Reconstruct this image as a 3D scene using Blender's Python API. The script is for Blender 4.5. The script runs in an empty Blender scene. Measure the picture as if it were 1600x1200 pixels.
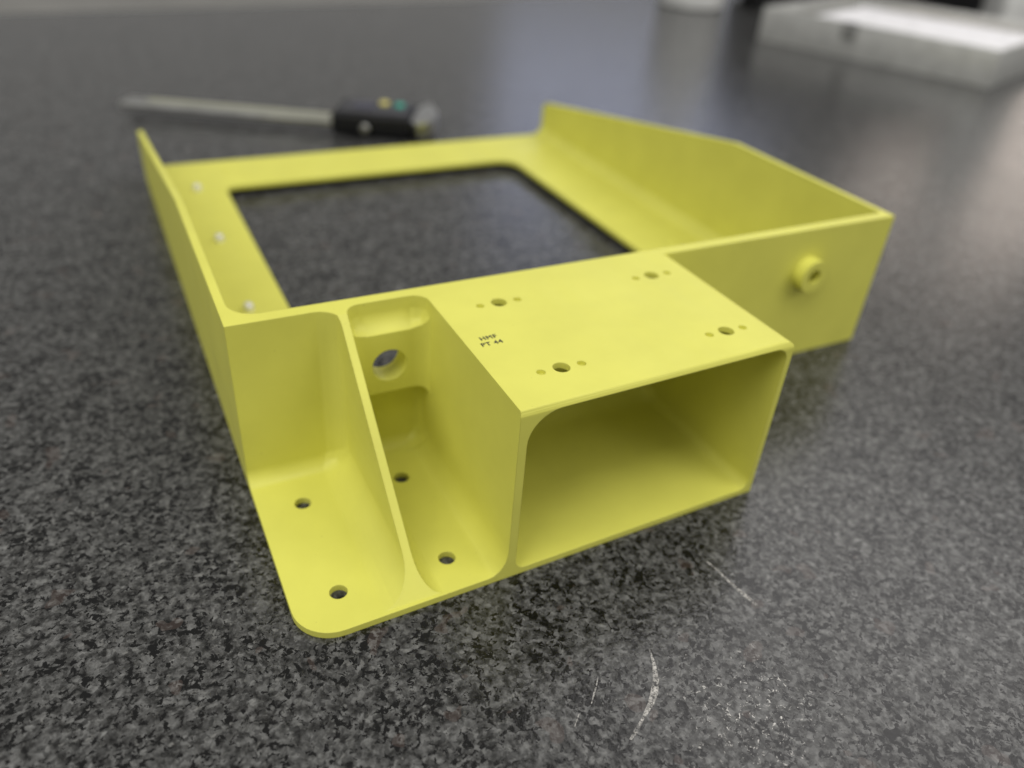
import bpy, bmesh, math, random
from mathutils import Vector, Matrix
R_ = math.radians
S = 0.001                       # the scene is laid out in millimetres
scene = bpy.context.scene
col = scene.collection

# ------------------------------------------------------------------ camera
cam_d = bpy.data.cameras.new('camera'); cam = bpy.data.objects.new('camera', cam_d); col.objects.link(cam)
CX = Vector((0.8924547401, -0.4461958411, 0.0665868468))
CY = Vector((-0.2012921504, -0.525932854, -0.8263631788))
CZ = Vector((0.403740024, 0.7240883263, -0.5591869889))
m = Matrix((CX, -CY, -CZ)).transposed().to_4x4()
m.translation = Vector((-16.8698, -111.7263, 143.7072)) * S
cam.matrix_world = m
cam_d.sensor_width = 36; cam_d.lens = 1237.3438 / 1600 * 36
cam_d.clip_start = 0.005; cam_d.clip_end = 60
cam_d.dof.use_dof = True; cam_d.dof.focus_distance = 0.166; cam_d.dof.aperture_fstop = 7.6
scene.camera = cam

# ------------------------------------------------------------------ light
scene.view_settings.view_transform = 'Standard'; scene.view_settings.look = 'None'
scene.view_settings.exposure = 0.0; scene.view_settings.gamma = 1.0
w = bpy.data.worlds.new('World'); scene.world = w; w.use_nodes = True
bg = w.node_tree.nodes['Background']; bg.inputs[0].default_value = (1.0, 0.985, 0.95, 1); bg.inputs[1].default_value = 0.31

def area(name, loc, target, sx, sy, power, colr):
    d = bpy.data.lights.new(name, 'AREA'); d.shape = 'RECTANGLE'; d.size = sx; d.size_y = sy
    d.energy = power; d.color = colr
    o = bpy.data.objects.new(name, d); col.objects.link(o); o.location = loc
    o.rotation_euler = (Vector(target) - Vector(loc)).to_track_quat('-Z', 'Y').to_euler()
    return o
area('ceiling_lamp', (0.12, -0.38, 1.60), (0.1, 0.1, 0), 1.6, 0.8, 10.0, (1, 0.99, 0.96))
area('right_lamp', (0.98, 0.40, 1.05), (0.1, 0.0, 0), 0.9, 0.8, 4.4, (1, 0.97, 0.96))
area('front_lamp', (0.95, -0.85, 0.95), (0.1, 0.05, 0), 0.9, 0.8, 6.2, (1, 0.98, 0.95))
area('left_lamp', (-0.90, -0.25, 1.20), (0.1, 0.1, 0), 1.0, 0.9, 11.5, (1, 0.99, 0.96))
area('added_wall_glow', (1.80, 2.40, 0.86), (0.43, 0.5, 0), 1.05, 0.60, 2.7, (0.62, 0.69, 1.0))  # added glowing panel, stands in for the bluish room wall mirrored in the countertop
area('low_lamp', (2.05, 1.20, 0.50), (0.40, 0.17, 0), 0.55, 0.28, 1.4, (1, 0.85, 0.74))

# ------------------------------------------------------------------ material helpers
def mat(name):
    mt = bpy.data.materials.new(name); mt.use_nodes = True
    nt = mt.node_tree; b = nt.nodes['Principled BSDF']
    return mt, nt, b
def N(nt, t, **kw):
    n = nt.nodes.new(t)
    for k, v in kw.items(): setattr(n, k, v)
    return n
def ramp(nt, fac, stops):
    r = N(nt, 'ShaderNodeValToRGB'); e = r.color_ramp.elements
    e[0].position, e[0].color = stops[0][0], (*stops[0][1], 1)
    e[1].position, e[1].color = stops[-1][0], (*stops[-1][1], 1)
    for p, c in stops[1:-1]:
        x = e.new(p); x.color = (*c, 1)
    nt.links.new(fac, r.inputs[0]); return r.outputs[0]
def noise(nt, vec, scale, detail=4, rough=.55, dist=0.0):
    n = N(nt, 'ShaderNodeTexNoise'); n.inputs['Scale'].default_value = scale; n.inputs['Detail'].default_value = detail
    n.inputs['Roughness'].default_value = rough; n.inputs['Distortion'].default_value = dist
    nt.links.new(vec, n.inputs['Vector']); return n.outputs['Fac']
def mixc(nt, fac, a, b, mode='MIX'):
    n = N(nt, 'ShaderNodeMix', data_type='RGBA', blend_type=mode)
    for s, v in ((n.inputs[0], fac), (n.inputs[6], a), (n.inputs[7], b)):
        if hasattr(v, 'is_output'): nt.links.new(v, s)
        elif isinstance(v, (int, float)): s.default_value = v
        else: s.default_value = (*v, 1)
    return n.outputs[2]
def mth(nt, op, a, b=None):
    n = N(nt, 'ShaderNodeMath', operation=op)
    for i, v in enumerate((a, b)):
        if v is None: continue
        if hasattr(v, 'is_output'): nt.links.new(v, n.inputs[i])
        else: n.inputs[i].default_value = v
    return n.outputs[0]

def yellow_paint():
    mt, nt, b = mat('yellow_primer')
    tc = N(nt, 'ShaderNodeTexCoord'); v = tc.outputs['Object']
    f = noise(nt, v, 60, 4)
    c = ramp(nt, f, [(0.3, (0.634, 0.618, 0.108)), (0.7, (0.684, 0.668, 0.120))])
    d = noise(nt, v, 800, 2)                        # sparse specks of dirt on the primer
    c = mixc(nt, mth(nt, 'MULTIPLY', mth(nt, 'GREATER_THAN', d, 0.755), 0.22), c, (0.25, 0.22, 0.06))
    nt.links.new(c, b.inputs['Base Color'])
    mp = N(nt, 'ShaderNodeMapping'); mp.inputs['Scale'].default_value = (1.0, 0.12, 1.0); mp.inputs['Rotation'].default_value = (0, 0, R_(12)); nt.links.new(v, mp.inputs['Vector'])
    rr = N(nt, 'ShaderNodeMapRange'); rr.inputs[1].default_value = .3; rr.inputs[2].default_value = .7; rr.inputs[3].default_value = .40; rr.inputs[4].default_value = .56
    nt.links.new(mth(nt, 'ADD', mth(nt, 'MULTIPLY', noise(nt, mp.outputs[0], 260, 4), .5), mth(nt, 'MULTIPLY', noise(nt, v, 45, 5), .5)), rr.inputs[0])
    nt.links.new(rr.outputs[0], b.inputs['Roughness'])
    b.inputs['Specular IOR Level'].default_value = 0.42
    bv = N(nt, 'ShaderNodeBevel', samples=4); bv.inputs['Radius'].default_value = 0.00035
    bp = N(nt, 'ShaderNodeBump'); bp.inputs['Strength'].default_value = 0.06; bp.inputs['Distance'].default_value = 0.0003
    nt.links.new(noise(nt, v, 2600, 2), bp.inputs['Height']); nt.links.new(bv.outputs[0], bp.inputs['Normal'])
    nt.links.new(bp.outputs[0], b.inputs['Normal'])
    return mt
def plain(name, c, rough=.5, metal=0.0, spec=.5, var=.12, vs=80):
    mt, nt, b = mat(name)
    tc = N(nt, 'ShaderNodeTexCoord'); f = noise(nt, tc.outputs['Object'], vs, 4)
    a = tuple(x * (1 - var) for x in c); z = tuple(min(1, x * (1 + var)) for x in c)
    nt.links.new(ramp(nt, f, [(.3, a), (.7, z)]), b.inputs['Base Color'])
    b.inputs['Roughness'].default_value = rough; b.inputs['Metallic'].default_value = metal
    b.inputs['Specular IOR Level'].default_value = spec
    return mt
def granite():
    mt, nt, b = mat('speckled_laminate')
    tc = N(nt, 'ShaderNodeTexCoord'); v = tc.outputs['Object']
    mid = noise(nt, v, 420, 6, .68, .35)
    c = ramp(nt, mid, [(.33, (.009, .009, .0086)), (.44, (.042, .0417, .0402)), (.54, (.090, .0897, .0875)), (.68, (.140, .1395, .1365))])
    wv_ = N(nt, 'ShaderNodeTexNoise'); wv_.inputs['Scale'].default_value = 500; nt.links.new(v, wv_.inputs['Vector'])
    off = N(nt, 'ShaderNodeVectorMath', operation='SCALE'); nt.links.new(wv_.outputs['Color'], off.inputs[0]); off.inputs['Scale'].default_value = .0016
    ad = N(nt, 'ShaderNodeVectorMath', operation='ADD'); nt.links.new(v, ad.inputs[0]); nt.links.new(off.outputs[0], ad.inputs[1])
    vo = N(nt, 'ShaderNodeTexVoronoi'); vo.inputs['Scale'].default_value = 980; nt.links.new(ad.outputs[0], vo.inputs['Vector'])
    sx = N(nt, 'ShaderNodeSeparateColor'); nt.links.new(vo.outputs['Color'], sx.inputs[0])
    g = ramp(nt, sx.outputs[0], [(0.0, (.40, .40, .40)), (.45, (.88, .88, .88)), (.85, (1.15, 1.15, 1.15)), (1.0, (1.4, 1.4, 1.39))])
    c = mixc(nt, 1.0, c, g, 'MULTIPLY')
    dk = noise(nt, v, 620, 5, .66, .5)              # black flecks
    th = mth(nt, 'ADD', dk, mth(nt, 'MULTIPLY', mth(nt, 'SUBTRACT', noise(nt, v, 110, 2), .5), .40))
    fk = N(nt, 'ShaderNodeMapRange'); fk.inputs[1].default_value = .540; fk.inputs[2].default_value = .565
    nt.links.new(th, fk.inputs[0])
    c = mixc(nt, fk.outputs[0], c, (.004, .004, .004))
    wn = noise(nt, v, 520, 3, .6, .4)
    wf = N(nt, 'ShaderNodeMapRange'); wf.inputs[1].default_value = .64; wf.inputs[2].default_value = .72
    nt.links.new(wn, wf.inputs[0])
    c = mixc(nt, mth(nt, 'MULTIPLY', wf.outputs[0], .6), c, (.19, .187, .178))
    pk = noise(nt, v, 95, 2)
    c = mixc(nt, mth(nt, 'MULTIPLY', mth(nt, 'GREATER_THAN', pk, .66), .22), c, (.12, .085, .072))
    # worn patch by the front of the bracket: pale abraded flecks
    geo = N(nt, 'ShaderNodeVectorMath', operation='DISTANCE'); nt.links.new(v, geo.inputs[0]); geo.inputs[1].default_value = (.079, -.052, 0)
    fall = N(nt, 'ShaderNodeMapRange'); fall.inputs[1].default_value = .034; fall.inputs[2].default_value = .006
    nt.links.new(geo.outputs['Value'], fall.inputs[0])
    wv = noise(nt, v, 900, 4, .65, 1.2)
    wt = mth(nt, 'ADD', wv, mth(nt, 'MULTIPLY', fall.outputs[0], .10))
    wr = N(nt, 'ShaderNodeMapRange'); wr.inputs[1].default_value = .715; wr.inputs[2].default_value = .75
    nt.links.new(wt, wr.inputs[0])
    c = mixc(nt, mth(nt, 'MULTIPLY', mth(nt, 'MULTIPLY', wr.outputs[0], fall.outputs[0]), 1.0), c, (.55, .53, .50))
    nt.links.new(c, b.inputs['Base Color'])
    rg = N(nt, 'ShaderNodeMapRange'); rg.inputs[3].default_value = .17; rg.inputs[4].default_value = .27
    nt.links.new(noise(nt, v, 25, 4), rg.inputs[0]); nt.links.new(rg.outputs[0], b.inputs['Roughness'])
    b.inputs['Specular IOR Level'].default_value = .42
    bp = N(nt, 'ShaderNodeBump'); bp.inputs['Strength'].default_value = .25; bp.inputs['Distance'].default_value = .0004
    nt.links.new(noise(nt, v, 900, 3), bp.inputs['Height']); nt.links.new(bp.outputs[0], b.inputs['Normal'])
    return mt

M_Y = yellow_paint(); M_G = granite()
M_STEEL = plain('brushed_steel', (.55, .55, .53), .33, 1.0)
M_SCALE = plain('etched_scale_reflection', (.44, .44, .33), .45, .5)  # caliper scale; its yellow tint is the bracket's reflection put into the colour
M_RIVET = plain('bare_rivet', (.74, .73, .69), .38, .4)
M_BLACK = plain('black_plastic', (.008, .008, .009), .5, spec=.25)
M_DGREY = plain('dark_grey_plastic', (.05, .05, .055), .55, spec=.3)
M_LCD = plain('display_glass', (.02, .02, .045), .15)
M_YBTN = plain('yellow_button', (.62, .55, .16), .5)
M_GBTN = plain('green_button', (.03, .34, .25), .5)
M_ALU = plain('satin_aluminium', (.60, .60, .575), .38, .45)
M_CLIP = plain('grey_clip', (.22, .22, .21), .5)
M_PAPER = plain('paper', (.86, .85, .87), .8)
M_TAN = plain('tan_card', (.62, .44, .26), .8)
M_WHITE = plain('white_plastic', (.74, .74, .72), .35)
M_INK = plain('black_ink', (.02, .02, .02), .7)
M_FLOOR = plain('grey_vinyl', (.58, .565, .53), .6, vs=3)
M_CASE = plain('black_case', (.008, .008, .009), .6)

# ------------------------------------------------------------------ mesh helpers
def link(name, me, parent=None):
    o = bpy.data.objects.new(name, me); col.objects.link(o)
    if parent: o.parent = parent
    return o
def mesh_from_bm(name, bm, material, smooth=None):
    me = bpy.data.meshes.new(name); bm.normal_update(); bm.to_mesh(me); bm.free()
    me.materials.append(material)
    if smooth is not None:
        for p in me.polygons: p.use_smooth = True
        me.set_sharp_from_angle(angle=R_(smooth))
    return me
def arc(cx, cy, r, a0, a1, n=8):
    return [(cx + r * math.cos(R_(a0 + (a1 - a0) * i / n)), cy + r * math.sin(R_(a0 + (a1 - a0) * i / n))) for i in range(n + 1)]
def prism(pts, axis, lo, hi):
    """closed prism: 2-D outline swept along axis ('z': pts are x,y; 'y': x,z; 'x': y,z)"""
    bm = bmesh.new()
    def P(a, b, c): return {'z': (a, b, c), 'y': (a, c, b), 'x': (c, a, b)}[axis]
    A = [bm.verts.new(P(a, b, lo)) for a, b in pts]; B = [bm.verts.new(P(a, b, hi)) for a, b in pts]
    n = len(pts)
    bm.faces.new(A); bm.faces.new(B)
    for i in range(n): bm.faces.new((A[i], A[(i + 1) % n], B[(i + 1) % n], B[i]))
    bmesh.ops.recalc_face_normals(bm, faces=bm.faces)
    return bm
def box(x0, x1, y0, y1, z0, z1):
    return prism([(x0, y0), (x1, y0), (x1, y1), (x0, y1)], 'z', z0, z1)
def cyl(axis, c, r, lo, hi, n=32):
    return prism([(c[0] + r * math.cos(2 * math.pi * i / n), c[1] + r * math.sin(2 * math.pi * i / n)) for i in range(n)], axis, lo, hi)
tmp = []
def tobj(bm, weights=None, width=8.0, seg=8):
    """temporary object; weights: function(edge midpoint, direction) -> fillet radius in mm"""
    me = bpy.data.meshes.new('tmp')
    if weights:
        lay = bm.edges.layers.float.new('bevel_weight_edge')
        for e in bm.edges:
            a, b = e.verts[0].co, e.verts[1].co
            e[lay] = weights((a + b) / 2, (b - a).normalized()) / width
    bm.to_mesh(me); bm.free()
    o = bpy.data.objects.new('tmp', me); col.objects.link(o); tmp.append(o)
    if weights:
        md = o.modifiers.new('b', 'BEVEL'); md.limit_method = 'WEIGHT'; md.width = width; md.segments = seg; md.profile = .5
        md.use_clamp_overlap = False
        bake(o)
    return o
def bake(o):
    dg = bpy.context.evaluated_depsgraph_get()
    me = bpy.data.meshes.new_from_object(o.evaluated_get(dg))
    o.modifiers.clear(); o.data = me
    return o
def boolean(o, cut, op='DIFFERENCE', solver='MANIFOLD'):
    nb = len(o.data.polygons)
    md = o.modifiers.new('x', 'BOOLEAN'); md.object = cut; md.operation = op; md.solver = solver
    bake(o)
    if len(o.data.polygons) == 0 or len(o.data.polygons) == nb:
        print('BOOL?', op, nb, len(o.data.polygons))
    return o
near = lambda a, b, t=.05: abs(a - b) < t

# ------------------------------------------------------------------ the machined bracket
H, W, YO, YI, L = 48.9, 220.0, 55.5, 59.3, 299.0
T = 1.8                        # flange thickness
PZ0, PZ1 = 3.0, 4.8            # frame plate under / top face
RX0, RX1 = 25.9, 27.9          # rib
DX0, DX1 = 48.8, 125.4         # duct outer sides
FY = lambda x: 0.023 * x       # the front face runs slightly out of parallel

def build_bracket():
    # front block: flange + duct as one billet, then milled
    out = arc(9.5, 9.5 , 9.5, 180, 270, 10)
    out = [(x, y + FY(x)) for x, y in out] + [(DX1, FY(DX1)), (DX1, YO + 2), (0, YO + 2)]
    bm = prism(out, 'z', 0, H)
    def wf(mid, d):
        if abs(d.y) > .9 and near(mid.x, DX1) and near(mid.z, H): return 3.0
        if abs(d.x) > .9 and mid.y < 10 and near(mid.z, H) and mid.x > 20: return 1.5
        return 0
    b = tobj(bm, wf, seg=6)
    # left pocket
    c = tobj(box(-30, RX0, -30, YO, T, 80),
             lambda m_, d: 7.5 if (abs(d.y) > .9 and near(m_.x, RX0) and near(m_.z, T)) else
                           4.2 if (abs(d.x) > .9 and near(m_.y, YO) and near(m_.z, T)) else
                           5.5 if (abs(d.z) > .9 and near(m_.x, RX0) and near(m_.y, YO)) else 0)
    boolean(b, c)
    # pocket between rib and duct
    YB = 52.5
    c = tobj(box(RX1, DX0, -30, YB, T, 80),
             lambda m_, d: 7.0 if (abs(d.y) > .9 and near(m_.z, T)) else
                           2.5 if (abs(d.z) > .9 and near(m_.y, YB)) else 0)
    boolean(b, c)
    # slanted cut over the rib
    k = .93; yh = 52.2
    c = tobj(prism([(-40, T + .012), (yh - (H - T) / k, T + .012), (yh, H), (yh, 90), (-40, 90)], 'x', 14, 39.5))
    # only where rib and its fillets stand
    boolean(b, c)
    # duct cavity
    c = tobj(box(DX0 + 2.1, DX1 - 1.6, -30, YO - .5, T, H - 1.6),
             lambda m_, d: (8.0 if m_.x < 80 and m_.z > 20 else 4.0 if m_.z > 20 else 3.0) if abs(d.y) > .9 else
                           9.0 if near(m_.y, YO - .5) else 0, width=10.0)
    boolean(b, c)
    # frame: walls and plate milled from a tray-shaped billet
    f = tobj(box(0, W, YO, L, 0, H))
    c = tobj(box(2.2, W - 2.2, YI, L + 60, PZ1, 90),
             lambda m_, d: 6.0 if (abs(d.y) > .9 and near(m_.z, PZ1)) else
                           3.0 if (abs(d.x) > .9 and near(m_.z, PZ1) and near(m_.y, YI)) else
                           (7.0 if m_.x < 50 else 2.0) if (abs(d.z) > .9 and near(m_.y, YI)) else 0)
    boolean(f, c)
    c = tobj(box(2.2, W - 2.2, YI, L + 60, -30, PZ0)); boolean(f, c)
    wn = arc(36.6, 256.6, 5.5, 180, 90) + arc(170.8, 253.1, 9.5, 90, 0) + arc(173.3, 79, 7, 0, -90) + arc(38.1, 79, 7, -90, -180)
    wn = wn[::-1]
    c = tobj(prism(wn, 'z', -5, 20)); boolean(f, c)
    ex = [(137, H), (137, 90), (360, 90), (360, -9), (L + .02, -9)] + arc(L - 5, 18.5, 5, 0, 80)
    c = tobj(prism(ex, 'x', -20, W + 20)); boolean(f, c)
    boolean(b, f, 'UNION')
    # relief behind the upper part of the wall, and the undercut below the drilled bar
    c = tobj(box(RX1, DX0, 40, YO + .3, 40.9, 90),
             lambda m_, d: 5.0 if (abs(d.x) > .9 and near(m_.z, 40.9) and m_.y > 50) else
                           4.0 if (abs(d.z) > .9 and m_.y > 50) else
                           5.0 if (abs(d.y) > .9 and near(m_.z, 40.9)) else 0)
    boolean(b, c)
    c = tobj(box(RX1, DX0, 44, 57.2, T, 23.4),
             lambda m_, d: 3.2 if (abs(d.y) > .9 and m_.z > 10) else 7.0 if (abs(d.y) > .9) else
                           3.5 if (abs(d.x) > .9 and m_.y > 50 and m_.z < 10) else
                           2.5 if (abs(d.z) > .9 and m_.y > 50) else 0)
    boolean(b, c)
    boolean(b, tobj(cyl('y', (38.35, 31.6), 4.6, 40, 70, 40)))
    # boss on the right of the wall
    boolean(b, tobj(cyl('y', (184.6, 33.4), 5.6, 51.2, YO + 1, 40)), 'UNION')
    boolean(b, tobj(cyl('y', (184.6, 33.4), 2.5, 40, YO + 1.5, 32)))
    # flange holes, nut-plate holes
    for x in (11, 37.55):
        for y in (11.0, 42.65): boolean(b, tobj(cyl('z', (x, y), 2.05, -5, 10, 28)))
    for x in (64.9, 111.7):
        for y in (13.0, 45.1):
            boolean(b, tobj(cyl('z', (x, y), 2.0, 40, 60, 28)))
            for dx in (-5.25, 5.15):
                boolean(b, tobj(prism_cone(x + dx, y - .1, 1.05, 1.0, H - 1.0, H + .05)))
    for x, y in ((35, 283.6), (195.7, 142.7), (203.7, 142.3), (194.2, 198.4), (206, 232), (194.2, 264.6)):
        boolean(b, tobj(cyl('z', (x, y), 1.3, PZ1 - .35, PZ1 + 3, 20)))
    return b
def prism_cone(cx, cy, r1, r0, z0, z1, n=20):
    bm = bmesh.new()
    A = [bm.verts.new((cx + r0 * math.cos(2 * math.pi * i / n), cy + r0 * math.sin(2 * math.pi * i / n), z0)) for i in range(n)]
    B = [bm.verts.new((cx + r1 * math.cos(2 * math.pi * i / n), cy + r1 * math.sin(2 * math.pi * i / n), z1)) for i in range(n)]
    bm.faces.new(A); bm.faces.new(B)
    for i in range(n): bm.faces.new((A[i], A[(i + 1) % n], B[(i + 1) % n], B[i]))
    bmesh.ops.recalc_face_normals(bm, faces=bm.faces); return bm

solid = build_bracket()
# score the part boundaries, weight the normals, then hand each region to its own mesh
bm = bmesh.new(); bm.from_mesh(solid.data)
bmesh.ops.remove_doubles(bm, verts=bm.verts, dist=1e-4)
for co, no in (((21, 0, 0), (1, 0, 0)), ((33, 0, 0), (1, 0, 0)), ((43, 0, 0), (1, 0, 0)), ((0, 52.4, 0), (0, 1, 0)), ((0, 60.5, 0), (0, 1, 0)), ((0, 0, 9.5), (0, 0, 1)),
               ((8.6, 0, 0), (1, 0, 0)), ((211.4, 0, 0), (1, 0, 0)), ((DX1 + .3, 0, 0), (1, 0, 0))):
    bmesh.ops.bisect_plane(bm, geom=bm.verts[:] + bm.edges[:] + bm.faces[:], plane_co=co, plane_no=no, dist=1e-5)
bmesh.ops.triangulate(bm, faces=[f for f in bm.faces if len(f.verts) > 4])
me = solid.data; bm.to_mesh(me); bm.free()
for p in me.polygons: p.use_smooth = True
me.set_sharp_from_angle(angle=R_(33))
md = solid.modifiers.new('wn', 'WEIGHTED_NORMAL'); md.mode = 'FACE_AREA'; md.keep_sharp = True; md.weight = 100
bake(solid); me = solid.data
cn = [Vector(c.vector) for c in me.corner_normals]

def region(c):
    x, y, z = c
    if y > 60.5:
        if x < 8.6 and (z > 4.9 or x < 2.3): return 'left_side'
        if x > 211.4 and (z > 4.9 or x > 217.7): return 'right_side'
        return 'frame_plate'
    if y > 52.4 and not (43 < x < DX1 + .3 and z < H - .05 and y < 55.3): return 'front_wall' if not (43 < x < DX1 and y < 55.6) else 'duct'
    if x > 150: return 'boss'
    if x > 43: return 'duct'
    if 21 < x < 33 and z > T + .02: return 'rib'
    return 'mounting_flange'
root = bpy.data.objects.new('machined_bracket', None); col.objects.link(root)
root['label'] = 'matte yellow machined metal bracket with a window frame and an open rectangular duct'
root['category'] = 'bracket'
groups = {}
for p in me.polygons: groups.setdefault(region(p.center), []).append(p)
NAMES = {'left_side': 'side_wall', 'right_side': 'side_wall', 'boss': 'threaded_boss'}
PARTS = {}
for g, polys in groups.items():
    idx = {}; verts = []; faces = []; nrm = []
    for p in polys:
        f = []
        for li in p.loop_indices:
            v = me.loops[li].vertex_index
            if v not in idx: idx[v] = len(verts); verts.append(tuple(me.vertices[v].co * S))
            f.append(idx[v]); nrm.append(cn[li])
        faces.append(f)
    pm = bpy.data.meshes.new(NAMES.get(g, g)); pm.from_pydata(verts, [], faces); pm.materials.append(M_Y)
    for p in pm.polygons: p.use_smooth = True
    pm.normals_split_custom_set(nrm); pm.update()
    PARTS[g] = link(NAMES.get(g, g), pm, root)
for o in tmp: bpy.data.objects.remove(o)
PARTS['left_side']['label'] = 'tapering side wall on the left of the frame'
PARTS['right_side']['label'] = 'tapering side wall on the right of the frame'
print('PARTS', {k: len(v.data.polygons) for k, v in PARTS.items()})

def lathe(profile, n=24, mat_=None, name='lathe'):
    bm = bmesh.new(); rings = []
    for r, z in profile:
        rings.append([bm.verts.new((r * math.cos(2 * math.pi * i / n), r * math.sin(2 * math.pi * i / n), z)) for i in range(n)] if r > 1e-9 else [bm.verts.new((0, 0, z))])
    for a, b in zip(rings, rings[1:]):
        for i in range(n):
            j = (i + 1) % n
            if len(a) == 1 and len(b) == 1: continue
            if len(a) == 1: bm.faces.new((a[0], b[i], b[j]))
            elif len(b) == 1: bm.faces.new((a[i], a[j], b[0]))
            else: bm.faces.new((a[i], a[j], b[j], b[i]))
    bmesh.ops.recalc_face_normals(bm, faces=bm.faces)
    bmesh.ops.scale(bm, vec=(S, S, S), verts=bm.verts)
    return mesh_from_bm(name, bm, mat_, 40)
# rivets standing on the left of the frame plate
rv = lathe([(0, -.2), (1.9, -.2), (1.9, 1.2), (1.7, 2.1), (1.1, 2.8), (0, 3.05)], 20, M_RIVET, 'rivet')
for x, y in ((18.8, 261.5), (18.4, 203), (17.8, 142.2)):
    o = link('rivet', rv, root); o.location = (x * S, y * S, PZ1 * S)
# printed part number
for body, x, y, sz in (('HMF', 52.8, 29.6, 2.1), ('PT 44', 52.0, 27.0, 2.1)):
    cu = bpy.data.curves.new('printed_mark', 'FONT'); cu.body = body; cu.size = sz * S; cu.space_character = 1.12; cu.offset = .000055
    cu.extrude = 0.00001; cu.resolution_u = 2
    to = bpy.data.objects.new('printed_mark', cu); col.objects.link(to)
    dg = bpy.context.evaluated_depsgraph_get(); tm = bpy.data.meshes.new_from_object(to.evaluated_get(dg))
    bpy.data.objects.remove(to); tm.name = 'printed_mark'; tm.materials.clear(); tm.materials.append(M_INK)
    o = link('printed_mark', tm, PARTS['duct']); o.location = (x * S, y * S, (H + .03) * S); o.rotation_euler = (0, 0, R_(2))

# ------------------------------------------------------------------ countertop and floor
def sbox(name, x0, x1, y0, y1, z0, z1, mt, parent=None, bev=0.0, seg=3):
    bm = box(x0, x1, y0, y1, z0, z1)
    if bev: bmesh.ops.bevel(bm, geom=bm.edges[:], offset=bev, segments=seg, profile=.5, affect='EDGES')
    bmesh.ops.scale(bm, vec=(S, S, S), verts=bm.verts)
    return link(name, mesh_from_bm(name, bm, mt, 35), parent)
bm = prism([(-900, -700), (1900, -700), (1900, 958), (-900, 627)], 'z', -38, 0)
bmesh.ops.scale(bm, vec=(S, S, S), verts=bm.verts)
top = link('countertop', mesh_from_bm('countertop', bm, M_G)); top['kind'] = 'structure'
fl = sbox('floor', -9000, 9000, -6000, 14000, -905, -900, M_FLOOR); fl['kind'] = 'structure'

# scuffs on the countertop
def scuff_mat():
    mt, nt, b = mat('scuff')
    tc = N(nt, 'ShaderNodeTexCoord'); f = noise(nt, tc.outputs['Object'], 1500, 4, .7, 1.0)
    f = mth(nt, 'ADD', mth(nt, 'MULTIPLY', f, .6), mth(nt, 'MULTIPLY', noise(nt, tc.outputs['Object'], 500, 3, .6, .5), .4))
    r = N(nt, 'ShaderNodeMapRange'); r.inputs[1].default_value = .43; r.inputs[2].default_value = .60; nt.links.new(f, r.inputs[0])
    b.inputs['Base Color'].default_value = (.52, .50, .47, 1); b.inputs['Roughness'].default_value = .8
    nt.links.new(r.outputs[0], b.inputs['Alpha']); return mt
M_SC = scuff_mat()
def scuff(pts, wid, name='scuff_mark'):
    bm = bmesh.new(); prev = None
    P = [Vector(p) for p in pts]
    for i, p in enumerate(P):
        d = (P[min(i + 1, len(P) - 1)] - P[max(i - 1, 0)]).normalized(); n = Vector((-d.y, d.x)) * wid[i] / 2
        a, b_ = bm.verts.new(((p.x + n.x) * S, (p.y + n.y) * S, .04 * S)), bm.verts.new(((p.x - n.x) * S, (p.y - n.y) * S, .04 * S))
        if prev: bm.faces.new((prev[0], a, b_, prev[1]))
        prev = (a, b_)
    return link(name, mesh_from_bm(name, bm, M_SC), top)
scuff([(68.7, -29.8), (67.6, -33), (65.6, -36.7), (63.4, -39.2), (61, -41.2), (57.4, -43.4), (55.2, -44.8), (52.9, -46)], [.2, .7, 1.3, 1.6, 1.2, .55, .9, .4])
scuff([(97.2, -13.5), (97.8, -16.5), (98.3, -22), (99.0, -26.5), (99.6, -29.8)], [.25, .5, .8, 1.1, .6])
scuff([(54.7, -31), (52.3, -33.6), (49.9, -36)], [.15, .4, .2])
scuff([(46.5, -36.9), (44.2, -39)], [.2, .15])

# ------------------------------------------------------------------ digital caliper
cal = bpy.data.objects.new('digital_caliper', None); col.objects.link(cal)
cal['label'] = 'black and silver digital caliper lying closed on the countertop behind the yellow bracket'; cal['category'] = 'caliper'
cal.location = (103.5 * S, 341 * S, 0); cal.rotation_euler = (0, 0, R_(-30.0))   # origin: near-left corner of the slider
sbox('beam', -123, 45, 1, 17, 4.6, 8.0, M_STEEL, cal, .3)
sbox('scale_strip', -110, -2, 8, 15.5, 7.9, 8.1, M_SCALE, cal)
sl = sbox('slider', 0, 45, 0, 33, 1.0, 12.5, M_BLACK, cal, 1.5)
sbox('display_panel', 3, 42, 4, 31, 12.4, 13.4, M_DGREY, cal, .5)
sbox('display', 10, 22, 12, 27, 13.3, 13.7, M_LCD, cal, .2)
for x, y, mm in ((26.5, 24, M_YBTN), (36, 22, M_GBTN)):
    bt = link('button', lathe([(0, 0), (3.0, 0), (3.0, 1.1), (2.5, 1.6), (0, 1.7)], 20, mm, 'button'), cal); bt.location = (x * S, y * S, 13.3 * S)
kn = link('lock_screw', lathe([(0, 0), (1.2, 0), (1.2, 1.5), (2.6, 1.6), (2.6, 3.6), (2.2, 4.0), (0, 4.0)], 20, M_STEEL, 'lock_screw'), cal)
kn.location = (20 * S, .2 * S, 6.0 * S); kn.rotation_euler = (R_(90), 0, 0)
def jaw(name, pts, z0, z1):
    bm = prism(pts, 'z', z0, z1); bmesh.ops.bevel(bm, geom=bm.edges[:], offset=.4, segments=2, affect='EDGES')
    bmesh.ops.scale(bm, vec=(S, S, S), verts=bm.verts); return link(name, mesh_from_bm(name, bm, M_STEEL, 35), cal)
jaw('fixed_jaw', [(51, -3), (55, 0), (58, 6), (58, 27), (55, 34), (52, 42), (50.2, 44), (50.2, -3)], 2.0, 11.5)
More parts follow.
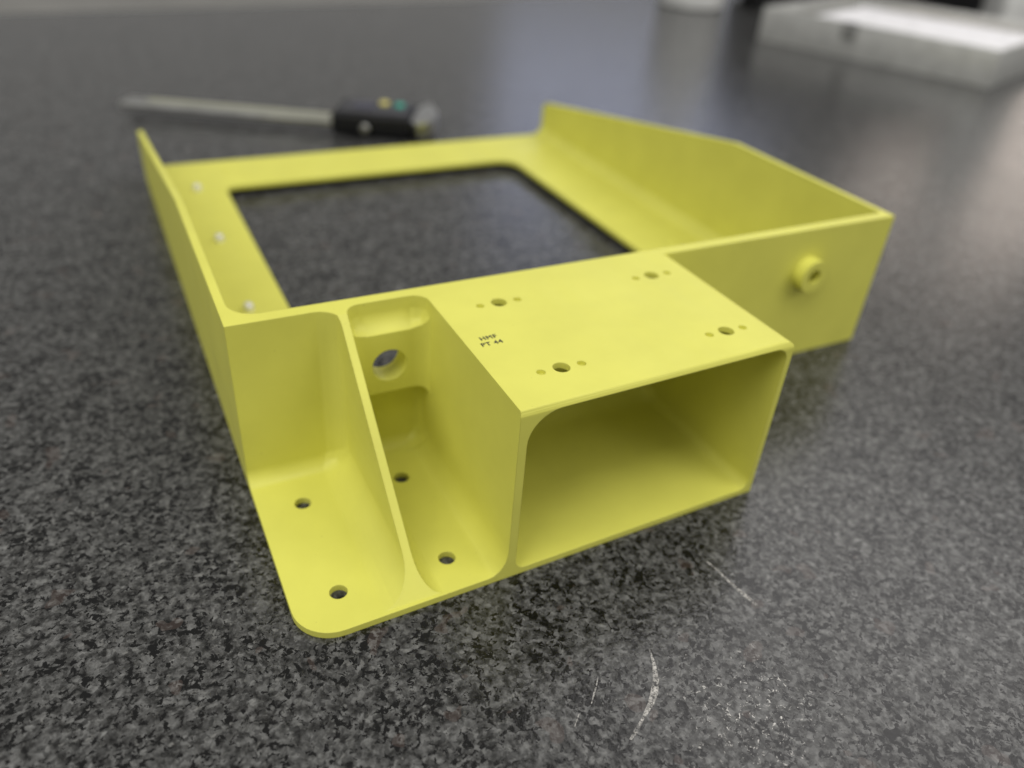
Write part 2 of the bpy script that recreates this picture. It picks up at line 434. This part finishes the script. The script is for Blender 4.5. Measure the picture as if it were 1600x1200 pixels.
jaw('sliding_jaw', [(45.1, 4), (50, -3), (50, 44), (48, 42), (45.1, 33)], 2.5, 10.5)

# ------------------------------------------------------------------ background: tray with papers, bottle, case, canister
tray = bpy.data.objects.new('metal_tray', None); col.objects.link(tray)
tray['label'] = 'shallow grey metal tray at the far right of the countertop holding white papers'; tray['category'] = 'tray'
tray.location = (598 * S, 541 * S, 0); tray.rotation_euler = (0, 0, math.atan2(-.942, .335))
TL, TW, TH = 223, 210, 31
sbox('tray_floor', 0, TL, 0, TW, .5, 2.5, M_ALU, tray)
sbox('tray_wall', 0, TL, 0, 3, 2.6, TH, M_ALU, tray, .5)
sbox('tray_wall', 0, TL, TW - 3, TW, 2.6, TH, M_ALU, tray, .5)
sbox('tray_wall', 0, 3, 3.1, TW - 3.1, 2.6, TH, M_ALU, tray, .5)
sbox('tray_wall', TL - 3, TL, 3.1, TW - 3.1, 2.6, TH, M_ALU, tray, .5)
sbox('label_clip', 84, 98, -1.6, -.1, 16, 31.5, M_CLIP, tray, .4)
def sheet(name, label, cat, mt, x0, x1, y0, y1, z0, z1, rz, tilt=(0, 0)):
    bm = box(0, x1 - x0, 0, y1 - y0, z0, z1); bmesh.ops.scale(bm, vec=(S, S, S), verts=bm.verts)
    o = link(name, mesh_from_bm(name, bm, mt)); o['label'] = label; o['category'] = cat
    o.matrix_world = tray.matrix_basis @ Matrix.Translation((x0 * S, y0 * S, 0)) @ Matrix.Rotation(R_(rz), 4, 'Z') @ Matrix.Rotation(R_(tilt[0]), 4, 'X')
    return o
sheet('card_folder', 'tan card folder under the white papers in the metal tray', 'folder', M_TAN, 40, 219.5, 5, 200, 13, 16, 0)
sheet('paper_stack', 'white paper stack lying on top inside the metal tray', 'paper', M_PAPER, 26, 213, 5, 192, 16.2, 22, 1)

bt = bpy.data.objects.new('plastic_bottle', None); col.objects.link(bt); bt.location = (660 * S, 733 * S, 0)
bt['label'] = 'white plastic bottle standing on the far side of the countertop, only its base in view'; bt['category'] = 'bottle'
link('body', lathe([(0, .3), (36, .3), (39, 1.5), (40, 5), (40, 120), (36, 134), (20, 146), (14, 150), (14, 158), (0, 158)], 40, M_WHITE, 'body'), bt)
link('cap', lathe([(0, 158.1), (16, 158.1), (16, 178), (14, 180), (0, 180)], 32, M_WHITE, 'cap'), bt)

case = bpy.data.objects.new('equipment_case', None); col.objects.link(case); case.location = (700 * S, 660 * S, 0); case.rotation_euler = (0, 0, R_(-20))
case['label'] = 'black case standing behind the metal tray, cut off by the top of the picture'; case['category'] = 'case'
sbox('body', 20, 330, 20, 150, 4, 150, M_CASE, case, 8)
sbox('lid', 18, 332, 18, 152, 150.2, 175, M_CASE, case, 6)
for x in (40, 310):
    for y in (40, 130):
        o = link('foot', lathe([(0, 0), (9, 0), (10, 4.2), (0, 4.2)], 16, M_BLACK, 'foot'), case); o.location = (x * S, y * S, 0)
cn_ = bpy.data.objects.new('plastic_canister', None); col.objects.link(cn_); cn_.location = (944 * S, 508 * S, 0); cn_.rotation_euler = (0, 0, R_(-30))
cn_['label'] = 'white plastic canister behind the right end of the metal tray'; cn_['category'] = 'canister'
sbox('body', -28, 28, -28, 28, 0.2, 180, M_WHITE, cn_, 6)
link('cap', lathe([(0, 180.2), (20, 180.2), (20, 200), (0, 201)], 32, M_WHITE, 'cap'), cn_)
